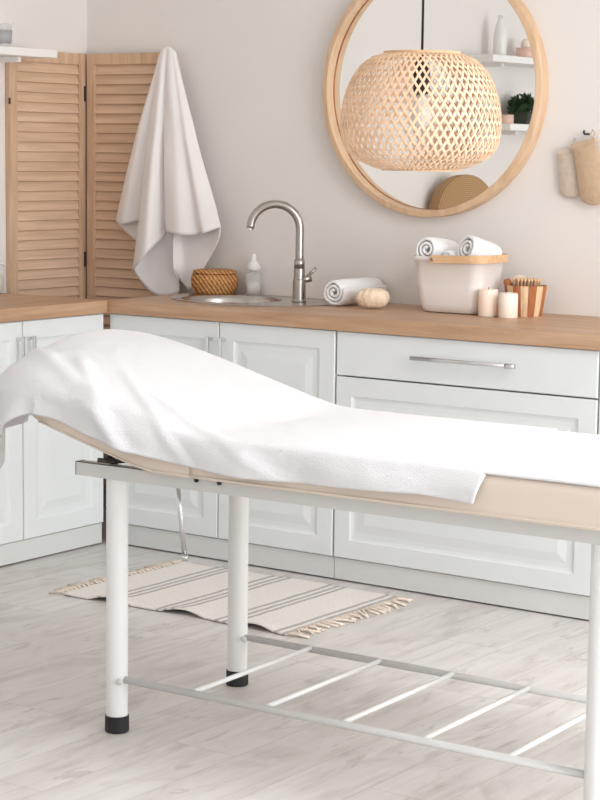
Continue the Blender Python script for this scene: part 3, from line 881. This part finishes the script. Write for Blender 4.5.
# flat sheet layers on the foot half
def sh(a, b_):
    u0_ = 1.035-.185*b_; u = u0_+(1.655-u0_)*a; v = -.060+(.654)*b_
    z = .7720+.0012*nz(u*8, v*8, 2)+.0016*abs(math.sin(v*60+u*8))*0
    return (u, v, z)
s_ = obj('folded_sheet', grid(sh, 80, 50), 'sheet', loc=(1.5549, -1.7641, 0), rot=(0, 0, TH), smooth=True)
solidify(s_, .0062, 0)
tag(s_, 'thin white sheet lying flat on the foot half of the massage table', 'sheet')

# ------------------------------------------------------------------ rug
rg = thing('striped_rug', 'small cream rug with grey stripes and knotted fringes on the floor', 'rug', (.885, -.405, .0))
RW, RD = .445, .315
def rugf(a, b_):
    x = -RW+2*RW*a; y = -RD+2*RD*b_
    e = math.exp(-(y+RD)/.05)
    z = .005+.0012*nz(x*8, y*8)+e*max(0, .012*math.sin(x*22+.8)+.004)*sst(-RW, -RW+.1, x)*sst(RW, RW-.1, x)
    y += .010*math.sin(x*6+1)+.004*math.sin(x*21)
    x += .006*math.sin(y*9)
    return (x, y, z)
o = obj('rug_field', grid(rugf, 120, 60), 'rug', rg, smooth=True); solidify(o, .005)
bm = new_bm()
for side in (-1, 1):
    for k in range(30):
        y0 = -RD+.008+(2*RD-.016)*k/29; q = rugf(0 if side < 0 else 1, (y0+RD)/(2*RD))
        x0, yy = q[0], q[1]
        a = random.uniform(-.5, .5); L_ = random.uniform(.045, .075)
        dx_, dy_ = side*math.cos(a), math.sin(a)
        p = [(x0-side*.004, yy, .006), (x0+side*.012, yy+random.uniform(-.004,.004), .010), (x0+dx_*L_*.5, yy+dy_*L_*.4, .008), (x0+dx_*L_, yy+dy_*L_+random.uniform(-.01,.01), .0035)]
        tube(p, .003, 6, bm, radii=[.003, .0055, .0034, .0042])
tag(obj('fringe', bm, 'fringe', rg, smooth=True), kind='stuff')

# ------------------------------------------------------------------ pendant lamp
LY = -.9; LXc = 1.872
lp = thing('pendant_lamp', 'woven bamboo pendant lamp hanging on a black cord in front of the mirror', 'lamp', (LXc+.003, LY, 1.400))
KR = 1.0
prof = [(.0,.100),(.008,.130),(.028,.172),(.045,.193),(.066,.206),(.098,.2125),(.130,.213),(.163,.210),(.195,.203),(.230,.190),(.262,.171),(.284,.150),(.298,.126),(.304,.100)]
def pr_at(t):
    p = cr([(r*KR, z, 0) for z, r in prof], t); return p.x, p.y
# reparametrise by length
tab = [pr_at(i/200) for i in range(201)]; acc = [0]
for i in range(200): acc.append(acc[-1]+math.hypot(tab[i+1][0]-tab[i][0], tab[i+1][1]-tab[i][1]))
def pl_at(f):
    L_ = f*acc[-1]; lo = 0
    while lo < 199 and acc[lo+1] < L_: lo += 1
    u = (L_-acc[lo])/(acc[lo+1]-acc[lo]+1e-9); u = max(0, min(1, u))
    return tab[lo][0]*(1-u)+tab[lo+1][0]*u, tab[lo][1]*(1-u)+tab[lo+1][1]*u
NS = 58; SEG = 120; SWEEP = 1.2
bm = new_bm()
def strip(a0, sgn, layer, w=.0062, th=.0012, NSs=NS):
    prev = None
    for i in range(SEG+1):
        f = i/SEG; r, z = pl_at(f)
        a = a0+sgn*SWEEP*f
        off = layer*.0013*math.cos(SWEEP*f*NS-PI/2)
        r2, z2 = pl_at(min(1, f+.01)); r1, z1 = pl_at(max(0, f-.01))
        a2 = a+sgn*SWEEP*.01; a1 = a-sgn*SWEEP*.01
        T_ = (Vector((r2*math.cos(a2), r2*math.sin(a2), z2))-Vector((r1*math.cos(a1), r1*math.sin(a1), z1))).normalized()
        nrm = Vector(((z2-z1)*math.cos(a), (z2-z1)*math.sin(a), -(r2-r1))).normalized()
        B_ = T_.cross(nrm).normalized()
        ww = w*(.62+.38*min(1, r/.19))
        c = Vector((r*math.cos(a), r*math.sin(a), z))+nrm*off
        vs = [bm.verts.new(c+B_*ww/2+nrm*th/2), bm.verts.new(c-B_*ww/2+nrm*th/2), bm.verts.new(c-B_*ww/2-nrm*th/2), bm.verts.new(c+B_*ww/2-nrm*th/2)]
        if prev:
            for k in range(4): bm.faces.new((prev[k], prev[(k+1)%4], vs[(k+1)%4], vs[k]))
        prev = vs
for k in range(NS):
    a = 2*PI*k/NS
    strip(a, 1, 1); strip(a+PI/NS, -1, -1)
shd = obj('lamp_shade', bm, 'bamboo', lp)
bm = lathe([(.091,.300),(.103,.300),(.103,.311),(.091,.311)], 64, closed=True)
obj('top_ring', bm, 'bamboo2', shd)
obj('bottom_ring', lathe([(.094,-.003),(.103,-.003),(.103,.006),(.094,.006)], 64, closed=True), 'bamboo2', shd)
obj('cross_bar', bx(-.092, .092, -.006, .006, .302, .308), 'bamboo2', shd)
obj('socket', lathe([(0,.20),(.018,.20),(.022,.21),(.022,.27),(.016,.285),(.006,.292),(.006,.315),(0,.315)], 24), 'black', lp, smooth=True)
obj('bulb', lathe([(0,.11),(.02,.115),(.030,.135),(.029,.155),(.018,.18),(.013,.199),(0,.199)], 24), 'bulb', lp, smooth=True)
obj('cord', tube([(0,0,.314), (0,0,CZ-1.395-.03)], .0035, 10), 'cord', lp, smooth=True)
obj('ceiling_rose', lathe([(0,-.03),(.045,-.03),(.05,-.02),(.05,-.0005),(0,-.0005)], 32), 'black', lp, loc=(0,0,CZ-1.395), smooth=True)

# ------------------------------------------------------------------ light: daylight through the right windows, plus added fill
def area(name, loc, rot, sx, sy, power, col=(1,1,1)):
    l = bpy.data.lights.new(name, 'AREA'); l.shape = 'RECTANGLE'; l.size = sx; l.size_y = sy; l.energy = power; l.color = col
    o = bpy.data.objects.new(name, l); COL.objects.link(o); o.location = loc; o.rotation_euler = rot; return o
zc = (z0w+z1w)/2
area('daylight_and_fill', (WR+.02, sum(wins[0])/2, zc), (0, PI/2, 0), z1w-z0w, wins[0][1]-wins[0][0], 114, (.945,.972,1))
area('daylight_and_fill', (WR+.02, sum(wins[1])/2, zc), (0, PI/2, 0), z1w-z0w, wins[1][1]-wins[1][0], 32, (.945,.972,1))
area('daylight_and_fill', (sum(wf)/2, WF-.02, zc), (PI/2, 0, 0), wf[1]-wf[0], z1w-z0w, 12, (.93,.965,1))  # fill light added behind the camera, unlike the two right-hand ones
w = bpy.data.worlds.new('sky'); S.world = w; w.use_nodes = True
bg = w.node_tree.nodes['Background']; bg.inputs[0].default_value = (.85,.92,1,1); bg.inputs[1].default_value = .6
# overhead fill lights, added out of view to brighten top surfaces
for i, (x, y) in enumerate(((4.2, -1.5), (1.2, -4.8))):
    t = thing('overhead_fill', 'added flat round white overhead fill light %s' % ('near the right window' if i == 0 else 'at the back of the room'), 'fill light', (x, y, CZ-.04))
    obj('housing', lathe([(0,.0),(.24,.0),(.25,.01),(.25,.0395),(0,.0395)], 48), 'shelfw', t, smooth=False)
    area('overhead_fill_lamp', (x, y, CZ-.06), (0, 0, 0), .5, .5, 40 if i == 0 else 6, (.96,.975,1))

# ------------------------------------------------------------------ camera
cam = bpy.data.cameras.new('camera'); co = bpy.data.objects.new('camera', cam); COL.objects.link(co)
cam.sensor_fit = 'HORIZONTAL'; cam.sensor_width = 36; cam.lens = 1956.46/600*36
yaw, pitch, roll = 2.1847, .1269, .0130
fw = Vector((math.cos(pitch)*math.cos(yaw), math.cos(pitch)*math.sin(yaw), -math.sin(pitch)))
r0 = Vector((math.sin(yaw), -math.cos(yaw), 0)); u0 = r0.cross(fw)
r = math.cos(roll)*r0+math.sin(roll)*u0; u = -math.sin(roll)*r0+math.cos(roll)*u0
co.matrix_world = Matrix(((r.x, u.x, -fw.x, 4.6569), (r.y, u.y, -fw.y, -5.3898), (r.z, u.z, -fw.z, 1.447), (0,0,0,1)))
cam.clip_end = 60
S.camera = co
S.view_settings.view_transform = 'Standard'; S.view_settings.look = 'None'
S.view_settings.gamma = 1; S.view_settings.use_curve_mapping = False
S.view_settings.exposure = 0.0
S.cycles.max_bounces = 10; S.cycles.diffuse_bounces = 6
